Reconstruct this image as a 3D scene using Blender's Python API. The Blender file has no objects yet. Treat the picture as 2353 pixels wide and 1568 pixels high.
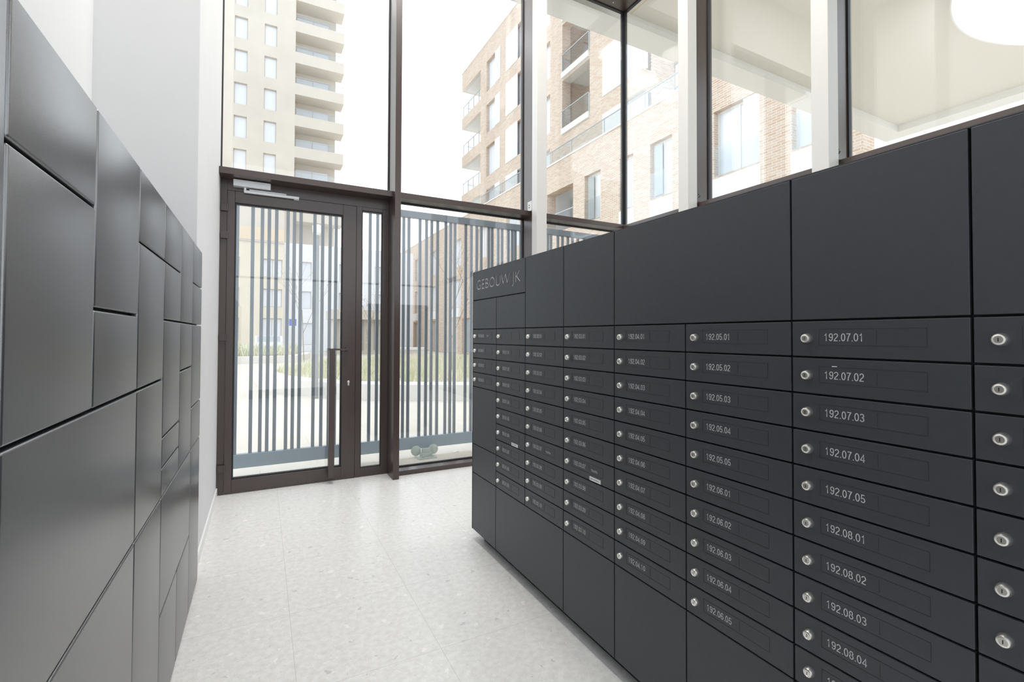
import bpy, bmesh, math, random
from mathutils import Vector, Matrix
random.seed(7)
S = bpy.context.scene
COL = S.collection

# ------------------------------------------------------------------ camera
YAW, PITCH, ROLL, FPX = 0.4863, 0.0182, 0.0032, 1087.83
cam_d = bpy.data.cameras.new('camera'); cam = bpy.data.objects.new('camera', cam_d); COL.objects.link(cam)
fwd = Vector((math.sin(YAW)*math.cos(PITCH), math.cos(YAW)*math.cos(PITCH), math.sin(PITCH)))
r0 = Vector((math.cos(YAW), -math.sin(YAW), 0)); u0 = r0.cross(fwd)
R_ = r0*math.cos(ROLL) + u0*math.sin(ROLL); U_ = -r0*math.sin(ROLL) + u0*math.cos(ROLL)
cam.matrix_world = Matrix(((R_.x, U_.x, -fwd.x, 0), (R_.y, U_.y, -fwd.y, 0), (R_.z, U_.z, -fwd.z, 1.5), (0, 0, 0, 1)))
cam_d.sensor_width = 36; cam_d.lens = FPX/2353*36; cam_d.shift_y = (752.12-784)/2353
cam_d.clip_start = 0.02; cam_d.clip_end = 500
S.camera = cam

# ------------------------------------------------------------------ world, sun, exposure
S.view_settings.view_transform = 'Standard'; S.view_settings.look = 'None'
S.view_settings.exposure = 0.0; S.view_settings.gamma = 1.0; S.view_settings.use_curve_mapping = False
W = bpy.data.worlds.new('overcast_sky'); S.world = W; W.use_nodes = True
wn = W.node_tree.nodes; wl = W.node_tree.links; wn.clear()
tc = wn.new('ShaderNodeTexCoord')
dot = wn.new('ShaderNodeVectorMath'); dot.operation = 'DOT_PRODUCT'
d_ = Vector((-0.42, -0.80, 0.52)).normalized(); dot.inputs[1].default_value = d_
mr = wn.new('ShaderNodeMapRange'); mr.interpolation_type = 'SMOOTHSTEP'
mr.inputs[1].default_value = -0.15; mr.inputs[2].default_value = 0.85; mr.inputs[3].default_value = 3.0; mr.inputs[4].default_value = 1.7
bg = wn.new('ShaderNodeBackground'); ow = wn.new('ShaderNodeOutputWorld')
nz = wn.new('ShaderNodeTexNoise'); nz.inputs['Scale'].default_value = 1.6; nz.inputs['Detail'].default_value = 4
cr = wn.new('ShaderNodeValToRGB'); cr.color_ramp.elements[0].position = 0.3; cr.color_ramp.elements[1].position = 0.7
cr.color_ramp.elements[0].color = (0.82, 0.90, 1, 1); cr.color_ramp.elements[1].color = (0.90, 0.95, 1, 1)
wl.new(tc.outputs['Generated'], dot.inputs[0]); wl.new(dot.outputs['Value'], mr.inputs[0])
wl.new(tc.outputs['Generated'], nz.inputs['Vector']); wl.new(nz.outputs['Fac'], cr.inputs[0])
wl.new(cr.outputs[0], bg.inputs[0]); wl.new(mr.outputs[0], bg.inputs[1]); wl.new(bg.outputs[0], ow.inputs[0])
FILL_W = 51.0          # power of each added interior fill lamp

# ------------------------------------------------------------------ materials
def P(name, col, rough=0.5, metal=0.0, spec=0.5, **kw):
    m = bpy.data.materials.new(name); m.use_nodes = True
    b = m.node_tree.nodes['Principled BSDF']
    b.inputs['Base Color'].default_value = (*col, 1); b.inputs['Roughness'].default_value = rough
    b.inputs['Metallic'].default_value = metal; b.inputs['Specular IOR Level'].default_value = spec
    for k, v in kw.items(): b.inputs[k].default_value = v
    return m
def nt(m): return m.node_tree.nodes, m.node_tree.links, m.node_tree.nodes['Principled BSDF']
def noisy(m, scale=8, amt=0.08, bump=0.0, bscale=60, rough=0.0):
    n, l, b = nt(m); c = Vector(b.inputs['Base Color'].default_value[:3])
    t = n.new('ShaderNodeTexCoord'); x = n.new('ShaderNodeTexNoise'); x.inputs['Scale'].default_value = scale; x.inputs['Detail'].default_value = 5
    r = n.new('ShaderNodeValToRGB'); r.color_ramp.elements[0].position = 0.3; r.color_ramp.elements[1].position = 0.7
    r.color_ramp.elements[0].color = (*(c*(1-amt)), 1); r.color_ramp.elements[1].color = (*(c*(1+amt)), 1)
    l.new(t.outputs['Object'], x.inputs['Vector']); l.new(x.outputs['Fac'], r.inputs[0]); l.new(r.outputs[0], b.inputs['Base Color'])
    if bump:
        y = n.new('ShaderNodeTexNoise'); y.inputs['Scale'].default_value = bscale; y.inputs['Detail'].default_value = 3
        bp = n.new('ShaderNodeBump'); bp.inputs['Strength'].default_value = bump; bp.inputs['Distance'].default_value = 0.002
        l.new(t.outputs['Object'], y.inputs['Vector']); l.new(y.outputs['Fac'], bp.inputs['Height']); l.new(bp.outputs[0], b.inputs['Normal'])
    return m
M = {}
M['wall'] = noisy(P('white_plaster', (0.74, 0.74, 0.745), 0.85), 3, 0.01, 0.1)
M['ceil'] = P('white_ceiling', (0.9, 0.9, 0.89), 0.9)
M['base'] = P('white_skirting', (0.85, 0.85, 0.84), 0.5)
M['box'] = noisy(P('anthracite_powder_coat', (0.041, 0.045, 0.053), 0.42, spec=0.5), 40, 0.05, 0.15, 900)
M['carc'] = P('anthracite_carcass', (0.012, 0.013, 0.015), 0.6)
M['parcel'] = noisy(P('satin_anthracite', (0.05, 0.051, 0.058), 0.29, metal=0.14, spec=0.5, IOR=3.0), 25, 0.04, 0.12, 700)
M['brown'] = noisy(P('bronze_brown_aluminium', (0.050, 0.031, 0.026), 0.30, spec=0.5, IOR=1.68), 20, 0.04)
M['gasket'] = P('black_gasket', (0.012, 0.013, 0.016), 0.5)
M['white_metal'] = P('white_painted_steel', (0.62, 0.61, 0.585), 0.45)
M['chrome'] = P('nickel_lock', (0.80, 0.78, 0.74), 0.34, metal=1.0)
M['dark'] = P('dark_slot', (0.02, 0.02, 0.02), 0.6)
M['ink'] = P('silver_lettering', (0.50, 0.51, 0.51), 0.5)
M['groove'] = P('engraved_line', (0.018, 0.020, 0.023), 0.6)
M['letback'] = P('pale_letter_backing', (0.60, 0.60, 0.62), 0.5)
M['sticker'] = P('white_sticker', (0.75, 0.75, 0.74), 0.5)
M['silver'] = P('silver_closer', (0.74, 0.75, 0.76), 0.35, metal=0.2)
M['gate'] = P('slate_coated_steel', (0.20, 0.23, 0.27), 0.35, spec=0.6)
M['beam'] = P('slate_blue_coated_beam', (0.27, 0.35, 0.42), 0.35, spec=0.6)
M['canopy'] = P('cream_soffit', (0.73, 0.705, 0.64), 0.8)
M['canrim'] = P('white_soffit_rim', (0.84, 0.83, 0.80), 0.8)
M['curb'] = noisy(P('pale_concrete', (0.76, 0.73, 0.69), 0.8), 2, 0.04)
M['soil'] = noisy(P('sandy_soil', (0.66, 0.60, 0.50), 0.95), 3, 0.2)
M['slab'] = P('white_balcony_slab', (0.82, 0.82, 0.80), 0.8)
M['tower'] = noisy(P('cream_brick_tower', (0.68, 0.62, 0.54), 0.9), 0.6, 0.04)
M['podium'] = noisy(P('tan_cream_cladding', (0.78, 0.70, 0.57), 0.9), 0.5, 0.04)
M['band'] = P('tan_band', (0.76, 0.63, 0.47), 0.9)
M['whitefac'] = P('white_facade', (0.88, 0.89, 0.92), 0.85)
M['frame'] = P('greige_window_frame', (0.60, 0.56, 0.53), 0.5)
M['wframe'] = P('white_window_frame', (0.82, 0.81, 0.78), 0.5)
M['wglass'] = P('curtained_window_glass', (0.80, 0.82, 0.87), 0.08, spec=0.6)
M['dglass'] = P('open_window_glass', (0.42, 0.46, 0.47), 0.06, spec=0.7)
M['panel'] = P('pale_shutter_panel', (0.82, 0.81, 0.80), 0.7)
M['apron'] = P('white_apron_panel', (0.84, 0.83, 0.80), 0.7)
M['rail'] = P('grey_railing', (0.50, 0.52, 0.53), 0.5)
M['pole'] = P('galvanised_grey', (0.32, 0.34, 0.36), 0.45)
M['blue'] = P('blue_sign', (0.10, 0.14, 0.55), 0.5)
M['car'] = P('pale_car_paint', (0.70, 0.72, 0.74), 0.15, spec=0.8)
M['tyre'] = P('tyre_rubber', (0.03, 0.03, 0.03), 0.8)
M['bark'] = P('grey_bark', (0.32, 0.28, 0.24), 0.9)
M['twigleaf'] = P('spring_leaf', (0.42, 0.46, 0.22), 0.8)
M['mech'] = P('pale_green_cast_metal', (0.50, 0.56, 0.52), 0.4, metal=0.3)

def brick(name, c1, c2, mortar):
    m = P(name, c1, 0.9); n, l, b = nt(m)
    t = n.new('ShaderNodeTexCoord'); s = n.new('ShaderNodeSeparateXYZ'); a = n.new('ShaderNodeMath'); a.operation = 'ADD'
    c = n.new('ShaderNodeCombineXYZ'); br = n.new('ShaderNodeTexBrick')
    br.inputs['Scale'].default_value = 1.0; br.inputs['Brick Width'].default_value = 0.30; br.inputs['Row Height'].default_value = 0.085
    br.inputs['Mortar Size'].default_value = 0.011; br.inputs['Mortar Smooth'].default_value = 0.3; br.inputs['Bias'].default_value = -0.1
    br.inputs['Color1'].default_value = (*c1, 1); br.inputs['Color2'].default_value = (*c2, 1); br.inputs['Mortar'].default_value = (*mortar, 1)
    l.new(t.outputs['Object'], s.inputs[0]); l.new(s.outputs[0], a.inputs[0]); l.new(s.outputs[1], a.inputs[1])
    l.new(a.outputs[0], c.inputs[0]); l.new(s.outputs[2], c.inputs[1]); l.new(c.outputs[0], br.inputs['Vector'])
    l.new(br.outputs['Color'], b.inputs['Base Color'])
    return m
M['brick'] = brick('buff_brick', (0.60, 0.43, 0.315), (0.70, 0.58, 0.475), (0.76, 0.71, 0.65))
M['obrick'] = brick('orange_brick', (0.60, 0.36, 0.22), (0.68, 0.46, 0.32), (0.72, 0.62, 0.52))

def glass(name, ior, tint):
    m = bpy.data.materials.new(name); m.use_nodes = True; n = m.node_tree.nodes; l = m.node_tree.links; n.clear()
    o = n.new('ShaderNodeOutputMaterial'); mx = n.new('ShaderNodeMixShader'); tr = n.new('ShaderNodeBsdfTransparent'); gl = n.new('ShaderNodeBsdfGlossy')
    gl.inputs['Roughness'].default_value = 0.0; tr.inputs['Color'].default_value = (*tint, 1); gl.inputs['Color'].default_value = (1, 1, 1, 1)
    g = n.new('ShaderNodeNewGeometry'); mi = n.new('ShaderNodeMapRange'); mi.inputs[3].default_value = ior; mi.inputs[4].default_value = 1/ior
    f = n.new('ShaderNodeFresnel')
    l.new(g.outputs['Backfacing'], mi.inputs[0]); l.new(mi.outputs[0], f.inputs['IOR']); l.new(f.outputs[0], mx.inputs[0])
    l.new(tr.outputs[0], mx.inputs[1]); l.new(gl.outputs[0], mx.inputs[2]); l.new(mx.outputs[0], o.inputs[0])
    return m
M['glass'] = glass('double_glazing', 1.58, (0.975, 0.985, 0.98))
M['rglass'] = glass('balustrade_glass', 1.55, (0.90, 0.92, 0.93))

def floor_mat():
    m = P('pale_terrazzo_tiles', (0.74, 0.735, 0.72), 0.34, spec=0.45); n, l, b = nt(m)
    t = n.new('ShaderNodeTexCoord'); s = n.new('ShaderNodeSeparateXYZ'); l.new(t.outputs['Object'], s.inputs[0])
    def line(out, off, pitch):
        a = n.new('ShaderNodeMath'); a.operation = 'SUBTRACT'; a.inputs[1].default_value = off; l.new(out, a.inputs[0])
        d = n.new('ShaderNodeMath'); d.operation = 'DIVIDE'; d.inputs[1].default_value = pitch; l.new(a.outputs[0], d.inputs[0])
        p = n.new('ShaderNodeMath'); p.operation = 'PINGPONG'; p.inputs[1].default_value = 0.5; l.new(d.outputs[0], p.inputs[0])
        c = n.new('ShaderNodeMath'); c.operation = 'LESS_THAN'; c.inputs[1].default_value = 0.0016/pitch; l.new(p.outputs[0], c.inputs[0])
        return c.outputs[0]
    mx = n.new('ShaderNodeMath'); mx.operation = 'MAXIMUM'; l.new(line(s.outputs[0], 0.15, 0.628), mx.inputs[0]); l.new(line(s.outputs[1], 2.83, 0.643), mx.inputs[1])
    # coarse chips
    def chips(scale, th, col, prev, w):
        nn = n.new('ShaderNodeTexNoise'); nn.inputs['Scale'].default_value = scale*1.1; l.new(t.outputs['Object'], nn.inputs['Vector'])
        mxv = n.new('ShaderNodeMixRGB'); mxv.inputs[0].default_value = 0.06; l.new(t.outputs['Object'], mxv.inputs[1]); l.new(nn.outputs['Color'], mxv.inputs[2])
        v = n.new('ShaderNodeTexVoronoi'); v.inputs['Scale'].default_value = scale; l.new(mxv.outputs[0], v.inputs['Vector'])
        se = n.new('ShaderNodeSeparateXYZ'); l.new(v.outputs['Color'], se.inputs[0])
        r = n.new('ShaderNodeMath'); r.operation = 'MULTIPLY'; r.inputs[1].default_value = th; l.new(se.outputs[0], r.inputs[0])
        c = n.new('ShaderNodeMath'); c.operation = 'LESS_THAN'; l.new(v.outputs['Distance'], c.inputs[0]); l.new(r.outputs[0], c.inputs[1])
        g = n.new('ShaderNodeMath'); g.operation = 'GREATER_THAN'; g.inputs[1].default_value = w; l.new(se.outputs[1], g.inputs[0])
        k = n.new('ShaderNodeMath'); k.operation = 'MULTIPLY'; l.new(c.outputs[0], k.inputs[0]); l.new(g.outputs[0], k.inputs[1])
        q = n.new('ShaderNodeMixRGB'); q.inputs[2].default_value = (*col, 1); l.new(k.outputs[0], q.inputs[0]); l.new(prev, q.inputs[1])
        return q.outputs[0]
    nb = n.new('ShaderNodeTexNoise'); nb.inputs['Scale'].default_value = 30; nb.inputs['Detail'].default_value = 6; l.new(t.outputs['Object'], nb.inputs['Vector'])
    rp = n.new('ShaderNodeValToRGB'); rp.color_ramp.elements[0].position = 0.35; rp.color_ramp.elements[1].position = 0.65
    rp.color_ramp.elements[0].color = (0.70, 0.69, 0.67, 1); rp.color_ramp.elements[1].color = (0.79, 0.785, 0.77, 1); l.new(nb.outputs['Fac'], rp.inputs[0])
    c = chips(70, 0.45, (0.84, 0.83, 0.81), rp.outputs[0], 0.45)
    c = chips(95, 0.4, (0.60, 0.585, 0.565), c, 0.6)
    c = chips(24, 0.32, (0.58, 0.57, 0.56), c, 0.86)
    c = chips(17, 0.35, (0.85, 0.84, 0.82), c, 0.86)
    q = n.new('ShaderNodeMixRGB'); q.inputs[2].default_value = (0.60, 0.59, 0.575, 1); l.new(mx.outputs[0], q.inputs[0]); l.new(c, q.inputs[1])
    l.new(q.outputs[0], b.inputs['Base Color'])
    return m
M['floor'] = floor_mat()
def paving_mat():
    m = P('cream_paving', (0.80, 0.75, 0.68), 0.85); n, l, b = nt(m)
    t = n.new('ShaderNodeTexCoord'); br = n.new('ShaderNodeTexBrick'); br.inputs['Scale'].default_value = 1
    br.inputs['Brick Width'].default_value = 1.2; br.inputs['Row Height'].default_value = 0.6; br.inputs['Mortar Size'].default_value = 0.004
    br.inputs['Color1'].default_value = (0.66, 0.60, 0.52, 1); br.inputs['Color2'].default_value = (0.69, 0.64, 0.57, 1); br.inputs['Mortar'].default_value = (0.58, 0.53, 0.46, 1)
    l.new(t.outputs['Object'], br.inputs['Vector']); l.new(br.outputs['Color'], b.inputs['Base Color']); return m
M['paving'] = paving_mat()
def grass_mat():
    m = P('dry_green_grass', (0.50, 0.53, 0.30), 0.9); n, l, b = nt(m)
    t = n.new('ShaderNodeTexCoord'); x = n.new('ShaderNodeTexNoise'); x.inputs['Scale'].default_value = 0.9; x.inputs['Detail'].default_value = 8
    r = n.new('ShaderNodeValToRGB'); r.color_ramp.elements[0].position = 0.35; r.color_ramp.elements[1].position = 0.65
    r.color_ramp.elements[0].color = (0.60, 0.63, 0.42, 1); r.color_ramp.elements[1].color = (0.80, 0.75, 0.60, 1)
    l.new(t.outputs['Object'], x.inputs['Vector']); l.new(x.outputs['Fac'], r.inputs[0]); l.new(r.outputs[0], b.inputs['Base Color']); return m
M['grass'] = grass_mat()

# ------------------------------------------------------------------ geometry helpers
class MB:
    """collects boxes / prisms / tubes in one vertex list"""
    def __init__(s): s.v = []; s.f = []; s.smooth = False
    def box(s, x0, x1, y0, y1, z0, z1):
        i = len(s.v); s.v += [(x0,y0,z0),(x1,y0,z0),(x1,y1,z0),(x0,y1,z0),(x0,y0,z1),(x1,y0,z1),(x1,y1,z1),(x0,y1,z1)]
        s.f += [(i,i+3,i+2,i+1),(i+4,i+5,i+6,i+7),(i,i+1,i+5,i+4),(i+1,i+2,i+6,i+5),(i+2,i+3,i+7,i+6),(i+3,i,i+4,i+7)]; return s
    def tube(s, a, b, r0, r1=None, n=10, cap=True):
        r1 = r0 if r1 is None else r1; a = Vector(a); b = Vector(b); d = (b-a).normalized()
        p = d.orthogonal().normalized(); q = d.cross(p); i = len(s.v)
        for c, r in ((a, r0), (b, r1)):
            for k in range(n):
                t = 2*math.pi*k/n; s.v.append(tuple(c + (p*math.cos(t)+q*math.sin(t))*r))
        for k in range(n): s.f.append((i+k, i+(k+1)%n, i+n+(k+1)%n, i+n+k))
        if cap: s.f.append(tuple(i+k for k in reversed(range(n)))); s.f.append(tuple(i+n+k for k in range(n)))
        return s
    def lathe(s, c, axis, prof, n=20):
        """prof: (distance along axis, radius)"""
        c = Vector(c); d = Vector(axis).normalized(); p = d.orthogonal().normalized(); q = d.cross(p); i = len(s.v)
        for h, r in prof:
            for k in range(n):
                t = 2*math.pi*k/n; s.v.append(tuple(c + d*h + (p*math.cos(t)+q*math.sin(t))*r))
        m = len(prof)
        for j in range(m-1):
            for k in range(n): s.f.append((i+j*n+k, i+j*n+(k+1)%n, i+(j+1)*n+(k+1)%n, i+(j+1)*n+k))
        s.f.append(tuple(i+k for k in reversed(range(n)))); s.f.append(tuple(i+(m-1)*n+k for k in range(n))); return s
    def prism(s, pts, z0, z1):
        i = len(s.v); n = len(pts)
        s.v += [(x, y, z0) for x, y in pts] + [(x, y, z1) for x, y in pts]
        s.f += [tuple(i+k for k in reversed(range(n))), tuple(i+n+k for k in range(n))]
        s.f += [(i+k, i+(k+1)%n, i+n+(k+1)%n, i+n+k) for k in range(n)]; return s
    def mesh(s, name, mat, bevel=0, seg=2, smooth=False):
        me = bpy.data.meshes.new(name); me.from_pydata(s.v, [], s.f)
        bm = bmesh.new(); bm.from_mesh(me)
        bmesh.ops.recalc_face_normals(bm, faces=bm.faces)
        if bevel: bmesh.ops.bevel(bm, geom=[e for e in bm.edges if e.calc_face_angle(0) > 0.5], offset=bevel, segments=seg, affect='EDGES', profile=0.5, clamp_overlap=True)
        if smooth:
            for f in bm.faces: f.smooth = True
            for e in bm.edges: e.smooth = e.calc_face_angle(0) < 0.6
        bm.to_mesh(me); bm.free(); me.materials.append(mat); return me
def tag(o, label=None, cat=None, group=None, kind=None):
    if label: o['label'] = label
    if cat: o['category'] = cat
    if group: o['group'] = group
    if kind: o['kind'] = kind
    return o
def wloc(o):
    v = Vector(o.location)
    while o.parent: o = o.parent; v += o.location
    return v
def put(name, me, parent=None, loc=(0, 0, 0)):
    """links a mesh at a world location (no rotations anywhere in the hierarchy)"""
    o = bpy.data.objects.new(name, me); COL.objects.link(o)
    loc = Vector(loc)
    if parent: o.parent = parent; loc = loc - wloc(parent)
    o.location = loc; return o
def putw(name, mb, mat, parent=None, bevel=0, smooth=False, seg=2):
    """mesh given in world coordinates; origin moved to its base centre"""
    xs = [v[0] for v in mb.v]; ys = [v[1] for v in mb.v]; zs = [v[2] for v in mb.v]
    c = Vector(((min(xs)+max(xs))/2, (min(ys)+max(ys))/2, min(zs)))
    big = max(max(xs)-min(xs), max(ys)-min(ys)) > 6
    if big: c = Vector((0, 0, 0))          # keep world-aligned texture coordinates on big structure
    mb.v = [(v[0]-c.x, v[1]-c.y, v[2]-c.z) for v in mb.v]
    return put(name, mb.mesh(name, mat, bevel, seg, smooth), parent, c)
def empty(name, loc, label=None, cat=None, group=None, kind=None):
    o = bpy.data.objects.new(name, None); COL.objects.link(o); o.location = loc; o.empty_display_size = 0.1
    return tag(o, label, cat, group, kind)
def struct(name, mb, mat, **k): o = putw(name, mb, mat, **k); o['kind'] = 'structure'; return o
B = MB

# ------------------------------------------------------------------ room shell
CZ = 7.3; YF = 5.217; XG = 4.568; XL = -0.329; XW = -0.36; XB = -0.87; YB = -2.2
struct('floor', B().box(XB-0.2, XG+0.05, YB-0.2, YF+0.05, -0.12, 0), M['floor'])
struct('ceiling', B().box(XB-0.2, XG+0.05, YB-0.2, YF+0.05, CZ, CZ+0.15), M['ceil'])
wl_ = B(); wl_.prism([(XB-0.2, YB-0.2), (XB, YB-0.2), (XB, 3.476), (XW, 3.476), (XW, 5.32), (XB-0.2, 5.32)], -0.12, CZ)
struct('wall_left', wl_, M['wall'])
wb = B().box(XB, XG, YB-0.2, YB, 5.55, CZ).box(4.2, XG, YB-0.2, YB, 0, 5.55); struct('wall_back', wb, M['wall'])
struct('trim_1', B().box(XB+0.002, 4.198, YB-0.1, YB-0.02, 2.835, 2.875).box(XB+0.002, 4.198, YB-0.1, YB-0.02, 0.0, 0.20).box(1.70, 1.74, YB-0.1, YB-0.02, 0.20, 2.835), M['brown'])
struct('baseboard_left', B().box(XW, XW+0.012, 3.476, YF-0.03, 0, 0.075), M['base'], bevel=0.003)
ti = 2
def trim(mb, mat=None, **k):
    global ti
    o = struct('trim_%d' % ti, mb, mat or M['brown'], **k); ti += 1; return o
HZ = 6.16
FD = 0.285
# fins and transoms of the front glazing
trim(B().box(1.218, 1.282, YF-FD, YF+0.06, 0, HZ), bevel=0.002)
trim(B().box(2.905, 2.965, YF-FD+0.012, YF+0.06, 0, HZ), bevel=0.002)
TZ0, TZ1, TD = 2.975, 3.035, 0.20
trim(B().box(XW, 1.218, YF-TD, YF+0.05, TZ0, TZ1), bevel=0.002)
trim(B().box(1.282, 2.905, YF-TD, YF+0.05, TZ0, TZ1), bevel=0.002)
trim(B().box(2.965, XG+0.02, YF-TD, YF+0.05, TZ0, TZ1), bevel=0.002)
trim(B().box(1.282, 2.905, YF-0.17, YF+0.05, 0, 0.05), bevel=0.002)
trim(B().box(2.965, XG-0.17, YF-0.17, YF+0.05, 0, 0.05), bevel=0.002)
hd = B().box(XW, XG+0.04, YF-TD, YF+0.04, HZ, HZ+0.07); trim(hd)
hd = B().box(XG-TD, XG+0.04, YB, YF-TD-0.001, HZ, HZ+0.07); trim(hd)
for k in range(7): putw('screw', B().lathe((XG-0.28-k*0.27, YF-0.1, HZ), (0, 0, -1), [(0, .010), (.004, .008)], 10), M['white_metal'], bpy.data.objects['trim_%d' % (ti-2)])
for k in range(4): putw('screw', B().lathe((XG-0.1, YF-0.28-k*0.27, HZ), (0, 0, -1), [(0, .010), (.004, .008)], 10), M['white_metal'], bpy.data.objects['trim_%d' % (ti-1)])
struct('wall_front', B().box(XW, XG+0.04, YF-TD+0.02, YF+0.04, HZ+0.07, CZ), M['wall'])
struct('wall_right', B().box(XG-TD+0.02, XG+0.04, YB, YF-TD+0.019, HZ+0.07, CZ), M['wall'])
# right glazing
FINS = [(3.765, 3.828), (2.283, 2.345), (0.80, 0.862), (-0.68, -0.618)]
for a, b in FINS: trim(B().box(XG-0.235, XG+0.06, a, b, 0, HZ), bevel=0.002)
ys = [YF-TD-0.002] + [v for a, b in FINS for v in (b, a)] + [YB]
for i in range(0, len(ys), 2):
    trim(B().box(XG-TD, XG+0.05, ys[i+1], ys[i], TZ0, TZ1-0.015), bevel=0.002)
    trim(B().box(XG-0.17, XG+0.05, ys[i+1], ys[i], 0, 0.05), bevel=0.002)
# black corner joint
trim(B().box(XG-0.032, XG+0.032, YF-0.032, YF+0.032, 0, HZ), M['gasket'])
# white steel columns inside the fins
for x0, x1, y0, y1 in ((2.872, 3.012, 4.812, 4.93), (4.186, 4.332, 3.727, 3.868), (4.186, 4.332, 2.243, 2.387), (4.186, 4.332, 0.76, 0.903)):
    trim(B().box(x0, x1, y0, y1, 0, CZ), M['white_metal'], bevel=0.006)
# brackets at the feet of the fins
def bracket(face, x, y, z, wall):
    mb = B(); ms = B()
    if face == 'x': mb.box(x-0.006, x+0.012, y-0.05, y+0.05, z, z+0.11)
    return mb
brk = [('front', 2.905, 5.03), ('side', 4.40, 3.765), ('side', 4.40, 2.283)]
for kind, x, y in brk:
    if kind == 'front':
        o = putw('fin_bracket', B().box(x-0.006, x, y-0.05, y+0.05, TZ1, TZ1+0.12), M['white_metal'], bevel=0.001)
        for dz in (0.045, 0.075): putw('screw', B().lathe((x-0.006, y+0.01, TZ1+dz), (-1, 0, 0), [(0, .008), (.004, .006)], 8), M['dark'], o)
        tag(o, 'small pale bracket at the foot of the upper glazing fin above the letter sign', 'bracket')
    else:
        near = y < 3
        o = putw('fin_bracket', B().box(x-0.06, x+0.045, y-0.006, y, TZ1, TZ1+0.11), M['brown'], bevel=0.001)
        for dx, dz in ((0.0, 0.10), (0.012, 0.115), (-0.008, 0.13)): putw('screw', B().lathe((x+dx, y-0.006, TZ1+dz-0.045), (0, -1, 0), [(0, .008), (.004, .006)], 8), M['dark'], o)
        tag(o, 'small brown bracket screwed to the fin beside the %s white column' % ('rightmost' if near else 'middle'), 'bracket')

wi = 1
def window(ax, a0, a1, z0, z1, mat=None):
    """a pane in the front (ax='y') or right (ax='x') glazing plane with a black seal around it"""
    global wi
    g = 0.012; th = 0.024; fr = B()
    def bx(m, u0, u1, w0, w1, d):
        if ax == 'y': m.box(u0, u1, YF-d, YF+d, w0, w1)
        else: m.box(XG-d, XG+d, u0, u1, w0, w1)
    bx(fr, a0, a0+g, z0, z1, 0.018); bx(fr, a1-g, a1, z0, z1, 0.018); bx(fr, a0+g, a1-g, z0, z0+g, 0.018); bx(fr, a0+g, a1-g, z1-g, z1, 0.018)
    o = struct('window_%d' % wi, fr, M['gasket']); wi += 1
    p = B(); bx(p, a0+g, a1-g, z0+g, z1-g, 0.012); putw('pane', p, M['glass'], o); return o
C0 = 0.034
window('y', XW, 1.218, TZ1, HZ); window('y', 1.282, 2.905, TZ1, HZ); window('y', 2.965, XG-C0, TZ1, HZ)
window('y', 1.282, 2.905, 0.05, TZ0); window('y', 2.965, XG-C0, 0.05, TZ0)
ys[0] = YF-C0
for i in range(0, len(ys), 2):
    window('x', ys[i+1], ys[i], TZ1-0.015, HZ); window('x', ys[i+1], ys[i], 0.05, TZ0)

# ------------------------------------------------------------------ entrance door
D = empty('door_1', (0.3, YF, 0), kind='structure')
def ring(m, x0, x1, z0, z1, a, b, c, d, y0, y1):   # outer x0..x1,z0..z1; inner a..b, c..d
    m.box(x0, a, y0, y1, z0, z1); m.box(b, x1, y0, y1, z0, z1); m.box(a, b, y0, y1, z0, c); m.box(a, b, y0, y1, d, z1); return m
fr = B()
fr.box(XW, -0.302, 5.20, 5.27, 0, TZ0).box(-0.302, 1.218, 5.20, 5.27, 2.872, TZ0).box(0.879, 0.936, 5.20, 5.27, 0, 2.872)
fr.box(1.152, 1.218, 5.20, 5.27, 0, 2.872).box(0.936, 1.152, 5.20, 5.27, 0, 0.092).box(0.936, 1.152, 5.20, 5.27, 2.835, 2.872)
putw('door_frame', fr, M['brown'], D, bevel=0.0015)
leaf = putw('door_leaf', ring(B(), -0.299, 0.876, 0.012, 2.869, -0.238, 0.741, 0.135, 2.758, 5.19, 5.262), M['brown'], D, bevel=0.003)
putw('pane', B().box(-0.226, 0.729, 5.215, 5.239, 0.147, 2.746), M['glass'], leaf)
putw('glazing_seal', ring(B(), -0.238, 0.741, 0.135, 2.758, -0.226, 0.729, 0.147, 2.746, 5.205, 5.245), M['gasket'], leaf)
sd = putw('side_light_seal', ring(B(), 0.936, 1.152, 0.092, 2.835, 0.944, 1.144, 0.100, 2.827, 5.208, 5.245), M['gasket'], D)
putw('side_light_pane', B().box(0.944, 1.144, 5.215, 5.239, 0.100, 2.827), M['glass'], D)
hb = B().box(0.604, 0.662, 5.075, 5.135, 0.065, 1.345)
h = putw('pull_handle', hb, M['brown'], leaf, bevel=0.002)
putw('handle_bracket', B().box(0.604, 0.80, 5.115, 5.135, 1.345, 1.362).box(0.775, 0.80, 5.135, 5.19, 1.335, 1.372), M['brown'], leaf, bevel=0.001)
putw('handle_bracket', B().box(0.615, 0.65, 5.135, 5.19, 0.085, 0.115), M['brown'], leaf)
lk = putw('lock_cylinder', B().lathe((0.808, 5.19, 1.012), (0, -1, 0), [(0, .013), (.008, .013), (.010, .010)], 16).box(0.801, 0.815, 5.181, 5.19, 0.975, 1.012), M['chrome'], leaf)
for z in (2.70, 2.44, 1.475, 0.25):
    putw('hinge', B().box(-0.352, -0.292, 5.172, 5.19, z-0.032, z+0.032).tube((-0.30, 5.178, z-0.034), (-0.30, 5.178, z+0.034), 0.009), M['brown'], D, bevel=0.002)
cl = putw('door_closer', B().box(-0.252, 0.062, 5.13, 5.20, 2.905, 2.968), M['silver'], D, bevel=0.004)
putw('closer_arm', B().box(-0.165, 0.315, 5.155, 5.178, 2.855, 2.880).box(-0.165, -0.145, 5.155, 5.17, 2.88, 2.905).box(-0.12, 0.20, 5.152, 5.162, 2.882, 2.892), M['silver'], D, bevel=0.002)
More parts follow.
